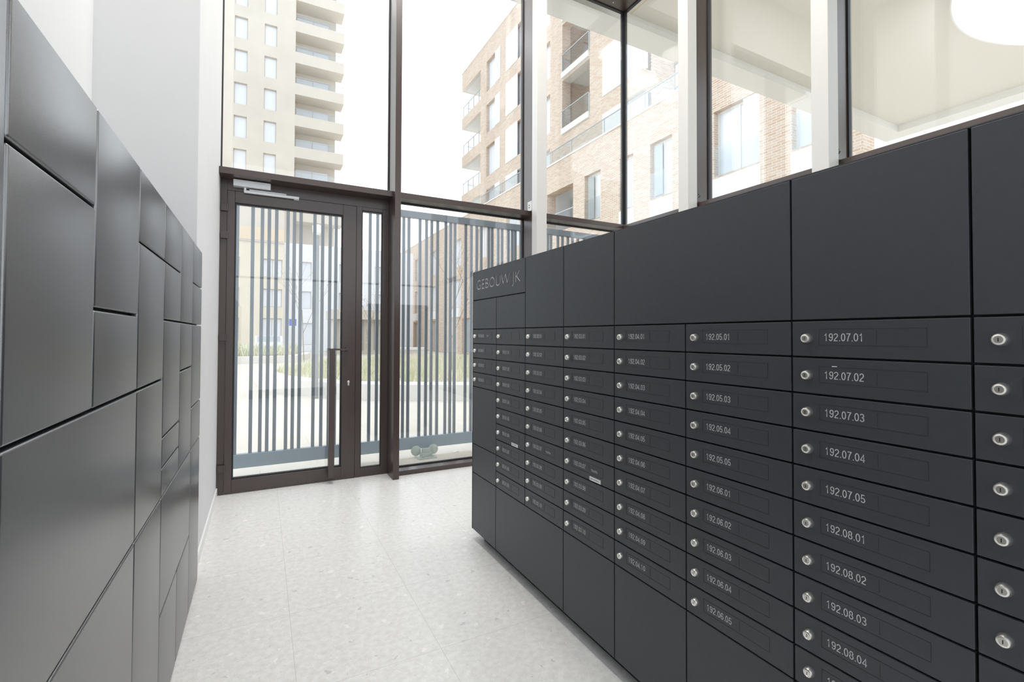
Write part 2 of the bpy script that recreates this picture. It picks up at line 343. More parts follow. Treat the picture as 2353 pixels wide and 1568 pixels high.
putw('arm_mount', B().box(0.27, 0.315, 5.178, 5.19, 2.850, 2.866), M['silver'], D)

# ------------------------------------------------------------------ texts
_text = []
def text_mesh(s, h, wfac=1.0, extrude=0.0, off=0.0):
    c = bpy.data.curves.new('txt', 'FONT'); c.offset = off; c.body = s; c.size = 1.0; c.extrude = extrude; c.resolution_u = 4
    o = bpy.data.objects.new('txt', c); COL.objects.link(o); _text.append((o, h, wfac)); return len(_text)-1
def bake_texts():
    bpy.context.view_layer.update(); dg = bpy.context.evaluated_depsgraph_get(); out = []
    for o, h, wf in _text:
        me = bpy.data.meshes.new_from_object(o.evaluated_get(dg)); vs = me.vertices
        x0 = min(v.co.x for v in vs); k = h/0.70
        for v in vs:       # local x -> world -Y, local y -> Z, depth -> -X
            x, y, z = (v.co.x-x0)*k*wf, v.co.y*k, v.co.z
            v.co = (-z, -x, y)
        out.append(me)
    for o, h, wf in _text: c = o.data; bpy.data.objects.remove(o); bpy.data.curves.remove(c)
    return out

# upright grotesque digits drawn as strokes (unit cap height)
def arc(cx, cy, rx, ry, a0, a1, n=14): return [(cx+rx*math.cos(math.radians(a0+(a1-a0)*k/n)), cy+ry*math.sin(math.radians(a0+(a1-a0)*k/n))) for k in range(n+1)]
GLY = {
 '0': [arc(.25, .5, .20, .45, 90, 450, 28)],
 '1': [[(.08, .76), (.17, .79), (.245, .86), (.27, .97), (.27, 0)]],
 '2': [arc(.25, .71, .20, .24, 170, -30, 16)+[(.30, .44), (.12, .25), (.05, .05), (.46, .05)]],
 '3': [arc(.24, .735, .185, .215, 165, -80, 14)+[(.19, .52)], arc(.24, .275, .205, .225, 85, -165, 16)],
 '4': [[(.37, 0), (.37, .94), (.04, .29), (.04, .245), (.49, .245)]],
 '5': [[(.43, .95), (.12, .95), (.075, .47)]+arc(.24, .31, .205, .26, 140, -160, 18)],
 '6': [arc(.25, .30, .195, .25, 90, 450, 24), [(.43, .76)]+arc(.27, .72, .165, .23, 30, 95, 5)+arc(.27, .45, .215, .50, 95, 185, 10)],
 '7': [[(.04, .95), (.46, .95), (.30, .62), (.205, .30), (.18, 0)]],
 '8': [arc(.25, .735, .165, .215, 90, 450, 22), arc(.25, .275, .20, .235, 90, 450, 24)],
 '9': [arc(.25, .70, .195, .25, 90, 450, 24), [(.07, .24)]+arc(.23, .28, .165, .23, 210, 275, 5)+arc(.23, .55, .215, .50, 275, 365, 10)],
 '.': [[(.04, .055), (.15, .055)]]}
def number_mesh(s, h=0.0212, kx=1.0, wd=0.105):
    v, f = [], []; x = 0
    for ch in s:
        for pl in GLY[ch]:
            w = wd*(1.05 if ch == '.' else 1); n = len(pl); i = len(v)
            closed = n > 3 and math.dist(pl[0], pl[-1]) < 1e-6
            for k, p in enumerate(pl):
                a = pl[k-1] if k else (pl[-2] if closed else p); b = pl[k+1] if k < n-1 else (pl[1] if closed else p)
                d1 = Vector((p[0]-a[0], p[1]-a[1])); d2 = Vector((b[0]-p[0], b[1]-p[1]))
                if d1.length < 1e-9: d1 = d2
                if d2.length < 1e-9: d2 = d1
                d1.normalize(); d2.normalize(); m = (d1+d2)
                m = m.normalized() if m.length > .2 else d1
                nn = Vector((-m.y, m.x)); c = max(.55, nn.dot(Vector((-d1.y, d1.x)))); o = nn*(w/2/c)
                for q in (Vector(p)+o, Vector(p)-o): v.append((0, -(x+q.x*kx)*h, q.y*h))
            for k in range(n-1): f.append((i+2*k, i+2*k+2, i+2*k+3, i+2*k+1))
        x += (.27 if ch == '.' else .60)*kx
    m = B(); nv = len(v); m.v = v+[(0.0004, b, c) for a, b, c in v]; m.f = f+[tuple(q+nv for q in reversed(g)) for g in f]
    me = bpy.data.meshes.new('box_number'); me.from_pydata(m.v, [], m.f); me.materials.append(M['ink']); return me

# ------------------------------------------------------------------ mailbox wall (right)
XR = 1.3913; ZT = 1.970; ZR = 1.5468; RP = 0.10533; ZB = ZR-10*RP; ZK = 0.0755
DEP = 0.92; TH = 0.018; GAP = 0.0028
SY = [3.2484, 2.8573, 2.4623, 2.0575, 1.6556, 1.2544, 0.8551, 0.4509, 0.047]
def slab(w, h, th=TH, bev=0.0016, mat='box'):
    return B().box(0, th, -w+GAP, -GAP, GAP, h-GAP).mesh('front', M[mat], bev, 2)
_sl = {}
def slab_c(w, h):
    k = (round(w, 4), round(h, 4))
    if k not in _sl: _sl[k] = slab(w, h)
    return _sl[k]
lock_me = B().lathe((0, 0, 0), (-1, 0, 0), [(0, .0140), (.004, .0140), (.012, .0132), (.0155, .0112), (.0168, .0082), (.0160, .0078)], 24).mesh('lock', M['chrome'], smooth=True)
slot_me = B().box(-0.0163, -0.0140, -0.0009, 0.0009, -0.0042, 0.0042).mesh('keyhole', M['dark'])
def plate_mesh():
    m = B(); a, b, c, d, t = 0, -0.246, 0, 0.046, 0.0009
    m.box(-0.0004, 0.0004, b, a, c, c+t).box(-0.0004, 0.0004, b, a, d-t, d).box(-0.0004, 0.0004, a-t, a, c, d).box(-0.0004, 0.0004, b, b+t, c, d)
    m.box(-0.0004, 0.0004, -0.142, -0.1415, c+0.006, d-0.006)
    return m.mesh('nameplate', M['groove'])
plate_me = plate_mesh()
cols = [
    (0, ['192.00.00', '192.00.01', '192.00.02', '192.00.03'], 4),
    (1, [None] + ['192.01.%02d' % i for i in range(1, 10)], 10),
    (2, ['192.02.%02d' % i for i in range(1, 11)], 10),
    (3, ['192.03.%02d' % i for i in range(1, 11)], 10),
    (4, ['192.04.%02d' % i for i in range(1, 11)], 10),
    (5, ['192.05.%02d' % i for i in range(1, 6)] + ['192.06.%02d' % i for i in range(1, 6)], 10),
    (6, ['192.07.%02d' % i for i in range(1, 6)] + ['192.08.%02d' % i for i in range(1, 6)], 10),
    (7, [None]*10, 10)]
names = {0: 'mailbox column ending the bank nearest the glass door, numbered 192.00',
         1: 'mailbox column numbered 192.01 with one blank nameplate on top',
         2: 'mailbox column numbered 192.02.01 to 192.02.10',
         3: 'mailbox column numbered 192.03 with a white sticker on one box',
         4: 'mailbox column numbered 192.04.01 to 192.04.10',
         5: 'mailbox column numbered 192.05 above and 192.06 below',
         6: 'mailbox column numbered 192.07 above and 192.08 below',
         7: 'mailbox column at the right edge showing locks but no numbers'}
GRP = 'mailbox columns of the anthracite bank'
sign_id = text_mesh('GEBOUW JK', 0.071, 1.0, 0.02)
quote_id = text_mesh('"JK/V"', 0.012, 0.95)
stick_id = text_mesh('geen reclame', 0.0085, 0.95)
TM = bake_texts()
bank_x1 = XR+DEP
for ci, nums, n in cols:
    yl, yr = SY[ci], SY[ci+1]; w = yl-yr
    e = empty('mailbox_column', (XR, (yl+yr)/2, ZK), 'anthracite '+names[ci], 'mailbox column', GRP)
    # carcass with its own side, top and bottom plates
    c = B().box(XR+TH+0.001, bank_x1, yr+0.0005, yl-0.0005, ZK, ZT-0.002)
    putw('carcass', c, M['carc'], e)
    putw('top_plate', B().box(XR+0.001, bank_x1+0.001, yr+0.0005, yl-0.0005, ZT-0.002, ZT+0.001), M['box'], e)
    for k, s in enumerate(nums):
        z0 = ZR-(k+1)*RP
        d = put('mailbox_door', slab_c(w, RP), e, (XR, yl, z0))
        lo = put('lock', lock_me, d, (XR, yl-0.0465, z0+RP/2+0.001))
        put('nameplate', plate_me, d, (XR-0.0002, yl-0.078, z0+0.0345))
        # keyhole belongs to the lock's face; same part
        kh = put('keyhole', slot_me, d, (XR, yl-0.0465, z0+RP/2+0.001))
        if s:
            put('box_number', number_mesh(s), d, (XR-0.0006, yl-0.092, z0+0.0465))
        if ci == 0 and k == 0:
            me = TM[quote_id]; me.materials.clear(); me.materials.append(M['ink']); put('name_text', me, d, (XR-0.0006, yl-0.235, z0+0.052))
        if s in ('192.02.07', '192.03.07'):
            nm_ = B()
            for a_, b_, r_ in ((0, .012, 0), (.015, .022, 0), (.025, .045, 0), (.004, .030, 1), (.033, .048, 1)): nm_.box(-.0003, .0001, -b_, -a_, -.006*r_, -.006*r_+.0022)
            put('name_text', nm_.mesh('name_text', M['ink']), d, (XR-0.0006, yl-0.235, z0+0.055))
        if s in ('192.03.07', '192.01.06'):
            st = put('sticker', B().box(-0.0006, 0, -0.084, 0, 0, 0.019).mesh('sticker', M['sticker']), d, (XR-0.0002, yl-0.223, z0+0.004))
            me = TM[stick_id].copy(); me.materials.clear(); me.materials.append(M['dark']); put('sticker_text', me, d, (XR-0.0012, yl-0.230, z0+0.0105))
    if ci in (2, 3, 6, 7): put('blank_panel', slab_c(w, ZT-ZR), e, (XR, yl, ZR))
    if ci in (0, 1): put('blank_panel', slab_c(w, 1.7593-ZR), e, (XR, yl, ZR))
    if ci in (3, 4, 5, 6, 7): put('base_panel', slab_c(w, ZB-ZK), e, (XR, yl, ZK))
    if ci == 0:
        z8 = ZR-8*RP
        put('blank_panel', slab_c(w, ZR-4*RP-z8), e, (XR, yl, z8)); put('blank_panel', slab_c(w, z8-ZB), e, (XR, yl, ZB)); put('base_panel', slab_c(w, ZB-ZK), e, (XR, yl, ZK))
    if ci == 6: putw('paper_edge', B().box(XR-0.001, XR+0.001, yl-0.125, yl-0.112, ZR-2*RP+0.081, ZR-2*RP+0.083), M['sticker'], e)
# panels spanning two columns are things of their own
o = put('cover_panel', slab_c(SY[4]-SY[6], ZT-ZR), None, (XR, SY[4], ZR)); tag(o, 'wide blank anthracite cover panel above the 192.04 and 192.05 mailboxes', 'panel')
o = put('cover_panel', slab_c(SY[1]-SY[3], ZB-ZK), None, (XR, SY[1], ZK)); tag(o, 'wide blank anthracite base panel below the 192.01 and 192.02 mailboxes', 'panel')
# sign panel with cut-out letters
sg = put('sign_panel', slab(SY[0]-SY[2], ZT-1.7593), None, (XR, SY[0], 1.7593)); tag(sg, 'anthracite sign panel with cut-out letters GEBOUW JK at the bank end', 'sign')
tme = TM[sign_id]; wd = -min(v.co.y for v in tme.vertices)
for v in tme.vertices: v.co.y *= 0.672/wd
cut = bpy.data.objects.new('cutter', tme); COL.objects.link(cut); cut.location = (XR+0.002, SY[0]-0.052, 1.834)
md = sg.modifiers.new('cut', 'BOOLEAN'); md.object = cut; md.operation = 'DIFFERENCE'; md.solver = 'EXACT'
bpy.context.view_layer.update(); dg = bpy.context.evaluated_depsgraph_get()
nm = bpy.data.meshes.new_from_object(sg.evaluated_get(dg))
sg.modifiers.clear()
if len(nm.vertices) > 50: sg.data = nm
bpy.data.objects.remove(cut)
putw('letter_backing', B().box(XR+0.003, XR+0.008, SY[0]-0.74, SY[0]-0.04, 1.79, 1.94), M['letback'], sg)
bl = []
pl = putw('plinth', B().box(XR+0.07, bank_x1-0.07, SY[8]+0.02, SY[0]-0.06, 0, ZK), M['carc']); tag(pl, 'black recessed plinth under the anthracite mailbox bank', 'plinth')
ep = putw('end_panel', B().box(XR, bank_x1, SY[0]+0.0005, SY[0]+0.012, ZK, ZT+0.001), M['box'], None, bevel=0.001); tag(ep, 'anthracite end panel closing the mailbox bank on the door side', 'panel')

# ------------------------------------------------------------------ parcel lockers (left)
YT = 2.006; Ya, Yb, Yc, Yl, Yj, Yd, Ym = 1.7825, 1.5575, 1.3318, 1.106, 0.990, 0.879, 0.4328
T = [0.52, 0.9421, 1.3612, 1.785, 2.2115, 2.6309, 3.0449, 3.4687]
LG = 0.0035; LTH = 0.022; PD = 0.50
def locker(name, y0, y1, doors, label):
    e = empty(name, (XL, (y0+y1)/2, 0), label, 'parcel locker', 'parcel lockers along the left wall')
    putw('carcass', B().box(XL-PD, XL-LTH-0.002, y0+0.0005, y1-0.0005, 0, YT-0.001), M['carc'], e)
    for a, b, z0, z1 in doors:
        putw('locker_door', B().box(XL-LTH, XL, a+LG, b-LG, z0+(LG if z0 > 0.01 else 0.012), z1-(LG if z1 < 2 else 0)), M['parcel'], e, bevel=0.0055, seg=4, smooth=True)
    return e
locker('parcel_locker', T[0], T[1], [(T[0], T[1], Yc, YT), (T[0], T[1], 0, Yc)], 'anthracite parcel locker unit cut by the left edge of the picture')
locker('parcel_locker', T[1], T[3], [(T[1], T[2], Ya, YT), (T[1], T[2], Yc, Ya), (T[2], T[3], Yb, YT), (T[2], T[3], Yc, Yb), (T[1], T[3], Yd, Yc), (T[1], T[3], 0, Yd)],
       'double-width parcel locker unit nearest the viewer with two very large doors')
locker('parcel_locker', T[3], T[4], [(T[3], T[4], Ya, YT), (T[3], T[4], Yc, Ya), (T[3], T[4], Yd, Yc), (T[3], T[4], 0, Yd)], 'single parcel locker unit with four stacked doors, right of the largest door')
locker('parcel_locker', T[4], T[6], [(T[4], T[5], Ya, YT), (T[4], T[5], Yb, Ya), (T[4], T[5], Yl, Yb), (T[4], T[5], Yj, Yl), (T[4], T[5], Yd, Yj), (T[5], T[6], Yb, YT), (T[5], T[6], Yc, Yb), (T[5], T[6], Yd, Yc),
       (T[4], T[6], Ym, Yd), (T[4], T[5], 0, Ym), (T[5], T[6], 0, Ym)], 'parcel locker unit holding the two smallest flat doors at knee-to-hip height')
locker('parcel_locker', T[6], T[7], [(T[6], T[7], Ya, YT), (T[6], T[7], Yb, Ya), (T[6], T[7], Yl, Yb), (T[6], T[7], Yd, Yl), (T[6], T[7], 0, Yd)], 'farthest parcel locker unit, against the white wall end near the glass door')

# ------------------------------------------------------------------ fill lamps added on the unseen ceiling to brighten the lobby
def lamp(x, y, label):
    e = empty('fill_light', (x, y, CZ-0.06), label, 'lamp', 'unseen fill lamps added above the lobby')
    putw('fill_ring', B().lathe((x, y, CZ), (0, 0, -1), [(0, .32), (.05, .32), (.06, .31)], 40), M['white_metal'], e, smooth=True)
    em = bpy.data.materials.get('fill_diffuser') or bpy.data.materials.new('fill_diffuser'); em.use_nodes = True
    b = em.node_tree.nodes['Principled BSDF']; b.inputs['Emission Color'].default_value = (1, 0.97, 0.92, 1); b.inputs['Emission Strength'].default_value = 0.5
    putw('diffuser', B().lathe((x, y, CZ-0.06), (0, 0, -1), [(0, .30), (.006, .30)], 40), em, e)
    ld = bpy.data.lights.new('fill_area', 'AREA'); ld.shape = 'DISK'; ld.size = 0.58; ld.energy = FILL_W; ld.color = (1, 0.965, 0.925)
    lo = bpy.data.objects.new('fill_area', ld); COL.objects.link(lo); lo.parent = e; lo.location = (0, 0, -0.02)
for x, y, s in ((0.6, 2.3, 'above the aisle beside the parcel lockers'), (0.55, 3.2, 'above the aisle near the door'), (1.6, 2.5, 'above the mailbox bank'), (1.75, 3.6, 'above the mailbox bank end'), (2.9, 3.0, 'behind the mailbox bank')):
    lamp(x, y, 'added round fill lamp '+s)

# ------------------------------------------------------------------ outside ground
o = putw('paving', B().box(-60, 60, YF+0.06, 120, -0.16, -0.012).box(XG+0.07, 60, -30, YF+0.06, -0.16, -0.012).box(-40, XG+0.07, -30, YB-0.21, -0.16, -0.012), M['paving']); o.name = 'ground'; o['kind'] = 'structure'
# sliding slatted gate
g = empty('slatted_gate', (2.3, 5.8, 0), 'slate-coloured steel gate of uneven upright bars outside the glass', 'gate')
putw('base_beam', B().box(-0.7, 5.0, 5.80, 5.86, 0.085, 0.232), M['beam'], g, bevel=0.004)
putw('top_rail', B().box(1.36, 5.0, 5.80, 5.86, 2.975, 3.06), M['gate'], g, bevel=0.003)
BX = [-0.60, -0.47, -0.36, -0.242, -0.097, -0.006, 0.061, 0.133, 0.246, 0.312, 0.379, 0.524, 0.609, 0.69, 0.755, 0.87, 0.98, 1.143, 1.231, 1.33, 1.44, 1.551, 1.616, 1.759, 1.844, 1.913, 1.992, 2.103, 2.169, 2.229, 2.381, 2.462, 2.54, 2.607, 2.717, 2.769, 2.861, 2.921, 3.019, 3.08, 3.129, 3.214, 3.35, 3.46, 3.55, 3.665, 3.719, 3.84, 3.921, 4.017, 4.10, 4.198, 4.318, 4.441, 4.60, 4.72, 4.85]
bm_ = B().box(-0.0175, 0.0175, -0.014, 0.014, 0, 2.745).mesh('bar', M['gate'], 0.002)
for x in BX: put('bar', bm_, g, (x, 5.83, 0.231))
putw('top_rail', B().box(-0.7, 1.355, 5.80, 5.86, 2.975, 3.06), M['gate'], g, bevel=0.003)
for x in (-0.68, 4.96): putw('end_post', B().box(x-0.03, x+0.03, 5.80, 5.86, -0.012, 2.975), M['gate'], g)
# gate roller
r = empty('gate_roller', (1.80, 5.74, 0), 'pale metal gate roller bolted to the paving under the beam', 'roller')
putw('base_plate', B().box(1.70, 1.93, 5.62, 5.80, -0.012, 0.006), M['mech'], r, bevel=0.002)
putw('bracket_body', B().box(1.75, 1.89, 5.68, 5.76, 0.006, 0.05).box(1.77, 1.87, 5.69, 5.75, 0.05, 0.10), M['mech'], r, bevel=0.004)
for x in (1.70, 1.92): putw('wheel', B().lathe((x, 5.73, 0.075), (0, 1, 0), [(0, .055), (.004, .062), (.022, .062), (.026, .055)], 24), M['mech'], r, smooth=True)
for x in (1.765, 1.875): putw('bolt', B().lathe((x, 5.645, 0.006), (0, 0, 1), [(0, .013), (.012, .013), (.016, .008)], 6), M['pole'], r)
o = putw('floor_stud', B().lathe((2.25, 5.80, -0.012), (0, 0, 1), [(0, .032), (.010, .030), (.014, .02)], 20), M['silver'], smooth=True); tag(o, 'small round metal stud set in the paving under the gate', 'stud')

# planters with grass
def curb(name, outer, inner, z, label):
    m = B(); n = len(outer)
    m.v = [(x, y, -0.012) for x, y in outer]+[(x, y, z) for x, y in outer]+[(x, y, z) for x, y in inner]+[(x, y, z-0.1) for x, y in inner]
    for k in range(n):
        q = (k+1) % n
        m.f += [(k, q, n+q, n+k), (n+k, n+q, 2*n+q, 2*n+k), (2*n+k, 2*n+q, 3*n+q, 3*n+k)]
    m.f.append(tuple(3*n+k for k in range(n))[::-1]); m.f.append(tuple(range(n)))
    e = empty(name, (sum(p[0] for p in outer)/n, sum(p[1] for p in outer)/n, 0), label, 'planter')
    putw('curb', m, M['curb'], e, bevel=0.0)
    sm = B(); sm.prism(inner, z-0.11, z-0.03); putw('soil', sm, M['soil'], e)
    return e
def inside(p, poly):
    x, y = p; c = False; j = len(poly)-1
    for i in range(len(poly)):
        if (poly[i][1] > y) != (poly[j][1] > y) and x < (poly[j][0]-poly[i][0])*(y-poly[i][1])/(poly[j][1]-poly[i][1])+poly[i][0]: c = not c
        j = i
    return c
def grass(poly, z, n, h, label, w=0.012):
    xs = [p[0] for p in poly]; ys_ = [p[1] for p in poly]; m = B(); k = 0
    while k < n:
        cx, cy = random.uniform(min(xs), max(xs)), random.uniform(min(ys_), max(ys_))
        if not inside((cx, cy), poly): continue
        hh = h*random.uniform(0.4, 1.0)
        for b in range(7):
            if k >= n: break
            x = cx+random.gauss(0, .09); y = cy+random.gauss(0, .09); a = random.uniform(0, 6.283)
            if not inside((x, y), poly): continue
            lx, ly = random.gauss(0, .32)*hh, random.gauss(0, .32)*hh; dx, dy = math.cos(a)*w, math.sin(a)*w; i = len(m.v); q = hh*random.uniform(.6, 1.1)
            m.v += [(x-dx, y-dy, z), (x+dx, y+dy, z), (x+dx*.7+lx*.4, y+dy*.7+ly*.4, z+q*.55), (x-dx*.7+lx*.4, y-dy*.7+ly*.4, z+q*.55), (x+lx, y+ly, z+q)]
            m.f += [(i, i+1, i+2, i+3), (i+3, i+2, i+4)]; k += 1
    me = bpy.data.meshes.new('grass'); me.from_pydata(m.v, [], m.f); me.materials.append(M['grass'])
    o = put('grass', me); tag(o, label, 'grass', kind='stuff'); return o
o1 = [(-0.2, 17.6), (-0.05, 15.6), (0.06, 14.55), (0.30, 13.9), (0.81, 13.05), (1.29, 12.4), (1.6, 11.85), (2.06, 11.4), (2.67, 11.0), (4.32, 10.1), (7.0, 9.0), (10.5, 8.6), (10.5, 24), (6.0, 24.0), (3.0, 22.8), (1.0, 20.8), (0.1, 19.2)]
i1 = [(0.42, 16.9), (0.47, 16.0), (0.58, 15.2), (0.75, 14.5), (1.15, 13.75), (1.5, 13.1), (1.75, 12.6), (2.2, 12.15), (2.85, 11.7), (4.45, 10.85), (7.1, 9.8), (9.8, 9.4), (9.8, 23), (6.1, 23), (3.2, 21.6), (1.4, 19.6), (0.75, 18.2)]
curb('planter', o1, i1, 0.36, 'near curved pale concrete planter full of sparse grass beyond the gate')
grass(i1, 0.33, 15000, 0.42, 'sparse dry green grass growing in the near curved planter', 0.010)
o2 = [(-14, 28.6), (-1.4, 28.3), (1.7, 28.6), (2.5, 31.5), (2.9, 34.5), (-14, 34.5)]
i2 = [(-13.6, 29.2), (-1.4, 28.9), (1.3, 29.2), (2.0, 31.7), (2.4, 34), (-13.6, 34)]
curb('planter', o2, i2, 0.36, 'far planter bed with low curb in front of the tan building')
grass(i2, 0.33, 6000, 0.85, 'taller green grass in the far bed before the tan building', 0.03)

# lamp post, parking sign, bench, trees, car
e = empty('lamp_post', (1.16, 12.2, 0), 'slim grey lamp post standing by the near curved planter', 'lamp post')
putw('post', B().tube((1.16, 12.2, -0.012), (1.16, 12.2, 3.9), 0.055, 0.04, 14), M['pole'], e, smooth=True)
putw('lamp_head', B().lathe((1.16, 12.2, 3.9), (0, 0, 1), [(0, .04), (.05, .11), (.22, .12), (.25, .05)], 16), M['wframe'], e, smooth=True)
e = empty('road_sign', (1.62, 31, 0.33), 'small blue square road sign on a thin pole past the gate', 'sign')
putw('sign_pole', B().tube((1.62, 31, 0.33), (1.62, 31, 2.45), 0.03), M['pole'], e)
putw('sign_plate', B().box(1.42, 1.82, 30.95, 30.97, 2.05, 2.45), M['blue'], e, bevel=0.005)
def tree(name, x, y, z0, h, label, seed, spread=0.35, leaves=60):
    rd = random.Random(seed); e = empty(name, (x, y, z0), label, 'tree', 'bare young trees outside the gate'); m = B(); tips = []
    def br(a, d, L, r, lev):
        b = a+d*L; m.tube(a, b, r, r*.65, 5, False)
        if lev == 0: tips.append(b); return
        for k in range(3 if lev > 1 else 2):
            nd = (d+Vector((rd.gauss(0, spread), rd.gauss(0, spread), rd.uniform(.0, .35)))).normalized(); br(a+d*L*rd.uniform(.55, 1), nd, L*rd.uniform(.55, .75), r*.55, lev-1)
        tips.append(b)
    br(Vector((x, y, z0)), Vector((rd.gauss(0, .03), rd.gauss(0, .03), 1)).normalized(), h*.42, h*.0045, 4)
    putw('branches', m, M['bark'], e)
    lm = B()
    for t in rd.sample(tips, min(leaves, len(tips))):
        s = 0.03; i = len(lm.v); q = Vector((rd.uniform(-1, 1), rd.uniform(-1, 1), rd.uniform(-1, 1))).normalized(); p = q.orthogonal().normalized()
        lm.v += [tuple(t), tuple(t+q*s+p*s*.5), tuple(t+q*s*2), tuple(t+q*s-p*s*.5)]; lm.f.append((i, i+1, i+2, i+3))
    me = bpy.data.meshes.new('leaves'); me.from_pydata(lm.v, [], lm.f); me.materials.append(M['twigleaf']); o = put('leaves', me, e, (0, 0, 0))
tree('young_tree', 4.9, 13.0, 0.33, 4.6, 'bare young tree in the near planter, its twig tips above the transom', 5)
tree('young_tree', 3.1, 16.0, 0.33, 3.3, 'thin bare sapling seen through the narrow side light', 9)
tree('young_tree', 1.5, 20.5, 0.33, 5.2, 'bare sapling seen through the middle of the door glass', 12)
e = empty('bench', (6.6, 24.8, 0), 'stone bench in front of the brick building beyond the planter', 'bench')
putw('seat', B().box(5.7, 7.9, 24.6, 25.1, 0.72, 0.86), M['curb'], e, bevel=0.02)
for x in (5.9, 7.5): putw('leg', B().box(x, x+0.2, 24.65, 25.05, -0.012, 0.72), M['curb'], e)
def car(x, y, label):
    e = empty('car', (x, y, 0), label, 'car')      # nose towards -Y
    prof = [(-2.1, .35), (-2.15, .75), (-1.6, .95), (-0.9, 1.02), (-0.35, 1.42), (0.9, 1.46), (1.55, 1.05), (2.05, .95), (2.12, .5), (2.0, .32)]
    def ext(pr, x0, x1, mat, name, par, bev=0.04, off=0):
        m = B(); n = len(pr); m.v = [(x+x0, y+a, b+off) for a, b in pr]+[(x+x1, y+a, b+off) for a, b in pr]
        m.f = [tuple(range(n)), tuple(range(2*n-1, n-1, -1))]+[(k, (k+1) % n, n+(k+1) % n, n+k) for k in range(n)]; return putw(name, m, mat, par, bevel=bev, smooth=True)
    ext(prof, -0.88, 0.88, M['car'], 'body', e)
    ext([(-0.85, 1.03), (-0.38, 1.36), (0.85, 1.40), (1.35, 1.06)], -0.892, 0.892, M['dglass'], 'side_window', e, 0)
    ext([(-0.90, 1.03), (-0.37, 1.41), (-0.33, 1.40), (-0.80, 1.02)], -0.72, 0.72, M['dglass'], 'windscreen', e, 0)
    putw('grille', B().box(x-.45, x+.45, y-2.17, y-2.12, .50, .68), M['dark'], e)
    for b in (-.68, .68): putw('headlamp', B().box(x+b-.16, x+b+.16, y-2.16, y-2.08, .68, .80), M['slab'], e, bevel=0.02)
    for a in (-1.35, 1.35):
        for b in (-0.84, 0.64): putw('wheel', B().lathe((x+b, y+a, 0.308), (1, 0, 0), [(0, .27), (.03, .32), (.17, .32), (.2, .27)], 20), M['tyre'], e, smooth=True)
car(0.45, 38.0, 'pale car parked before the tan building, seen through the door glass')

# ------------------------------------------------------------------ buildings outside
def holes_wall(ax, p0, p1, a0, a1, z0, z1, holes):
    """wall slab between p0..p1 thick, spanning a (y or x) and z, with rectangular holes (a0,a1,z0,z1)"""
    A = sorted({a0, a1, *[min(max(h[0], a0), a1) for h in holes], *[min(max(h[1], a0), a1) for h in holes]})
    m = B()
    for i in range(len(A)-1):
        c = (A[i]+A[i+1])/2; zz = z0
        for h in sorted([h for h in holes if h[0] < c < h[1]], key=lambda h: h[2])+[(0, 0, z1, z1)]:
            if h[2] > zz+1e-6:
                if ax == 'x': m.box(p0, p1, A[i], A[i+1], zz, h[2])
                else: m.box(A[i], A[i+1], p0, p1, zz, h[2])
            zz = max(zz, h[3])
    return m
def win(ax, e, p, a0, a1, z0, z1, fm='wframe', gm='wglass', mull=True, f=0.07, depth=0.22):
    """framed window set back from face p (face looks to smaller x or y)"""
    q = p+depth; m = B()
    def bx(mb, u0, u1, w0, w1, d0, d1): (mb.box(q+d0, q+d1, u0, u1, w0, w1) if ax == 'x' else mb.box(u0, u1, q+d0, q+d1, w0, w1))
    bx(m, a0, a0+f, z0, z1, 0, .08); bx(m, a1-f, a1, z0, z1, 0, .08); bx(m, a0+f, a1-f, z0, z0+f, 0, .08); bx(m, a0+f, a1-f, z1-f, z1, 0, .08)
    if mull: c = (a0+a1)/2; bx(m, c-f/2, c+f/2, z0+f, z1-f, 0, .08)
    o = putw('window', m, M[fm], e); g_ = B(); bx(g_, a0+f, a1-f, z0+f, z1-f, .03, .05); putw('window_pane', g_, M[gm], o); return o

# cream tower
TY = 49.0; e = empty('tower', (-3, TY, 0), 'tall cream apartment tower with stacked balconies, seen above the door', 'building')
rows = [28.42+3.02*k for k in range(-4, 5)]
hol = [(-2.45, -1.42, z, z+1.95) for z in rows]+[(-0.06, 0.97, z, z+1.95) for z in rows]+[(-5.4, -4.3, z, z+1.95) for z in rows]
putw('tower_wall', holes_wall('y', TY, TY+0.6, -14, 2.55, 0, 44, hol), M['tower'], e)
putw('tower_core', B().box(-14, 2.55, TY+0.6, TY+14, 0, 44).box(2.55, 6.4, TY+1.9, TY+14, 0, 44), M['tower'], e)
for h_ in hol: win('y', e, TY, *h_, fm='frame', mull=False, f=0.06)
for k in range(-6, 5):
    z = 30.43+3.02*k
    putw('balcony_parapet', B().box(2.55, 6.95, TY, TY+0.22, z, z+1.05).box(6.73, 6.95, TY+0.22, TY+1.9, z, z+1.05), M['tower'], e)
    putw('balcony_slab', B().box(2.55, 6.73, TY+0.22, TY+1.9, z, z+0.3), M['tower'], e)
    rl = putw('balcony_railing', B().box(2.55, 6.95, TY+0.05, TY+0.09, z+1.68, z+1.71).box(6.86, 6.90, TY+0.05, TY+0.09, z+1.05, z+1.7).box(6.86, 6.9, TY+1.8, TY+1.84, z+1.05, z+1.7), M['rail'], e)
    putw('railing_glass', B().box(2.56, 6.86, TY+0.06, TY+0.075, z+1.05, z+1.68), M['rglass'], rl)
    win('y', e, TY+1.62, 2.7, 5.8, z+0.35, z+2.55, fm='frame', mull=True, f=0.07)
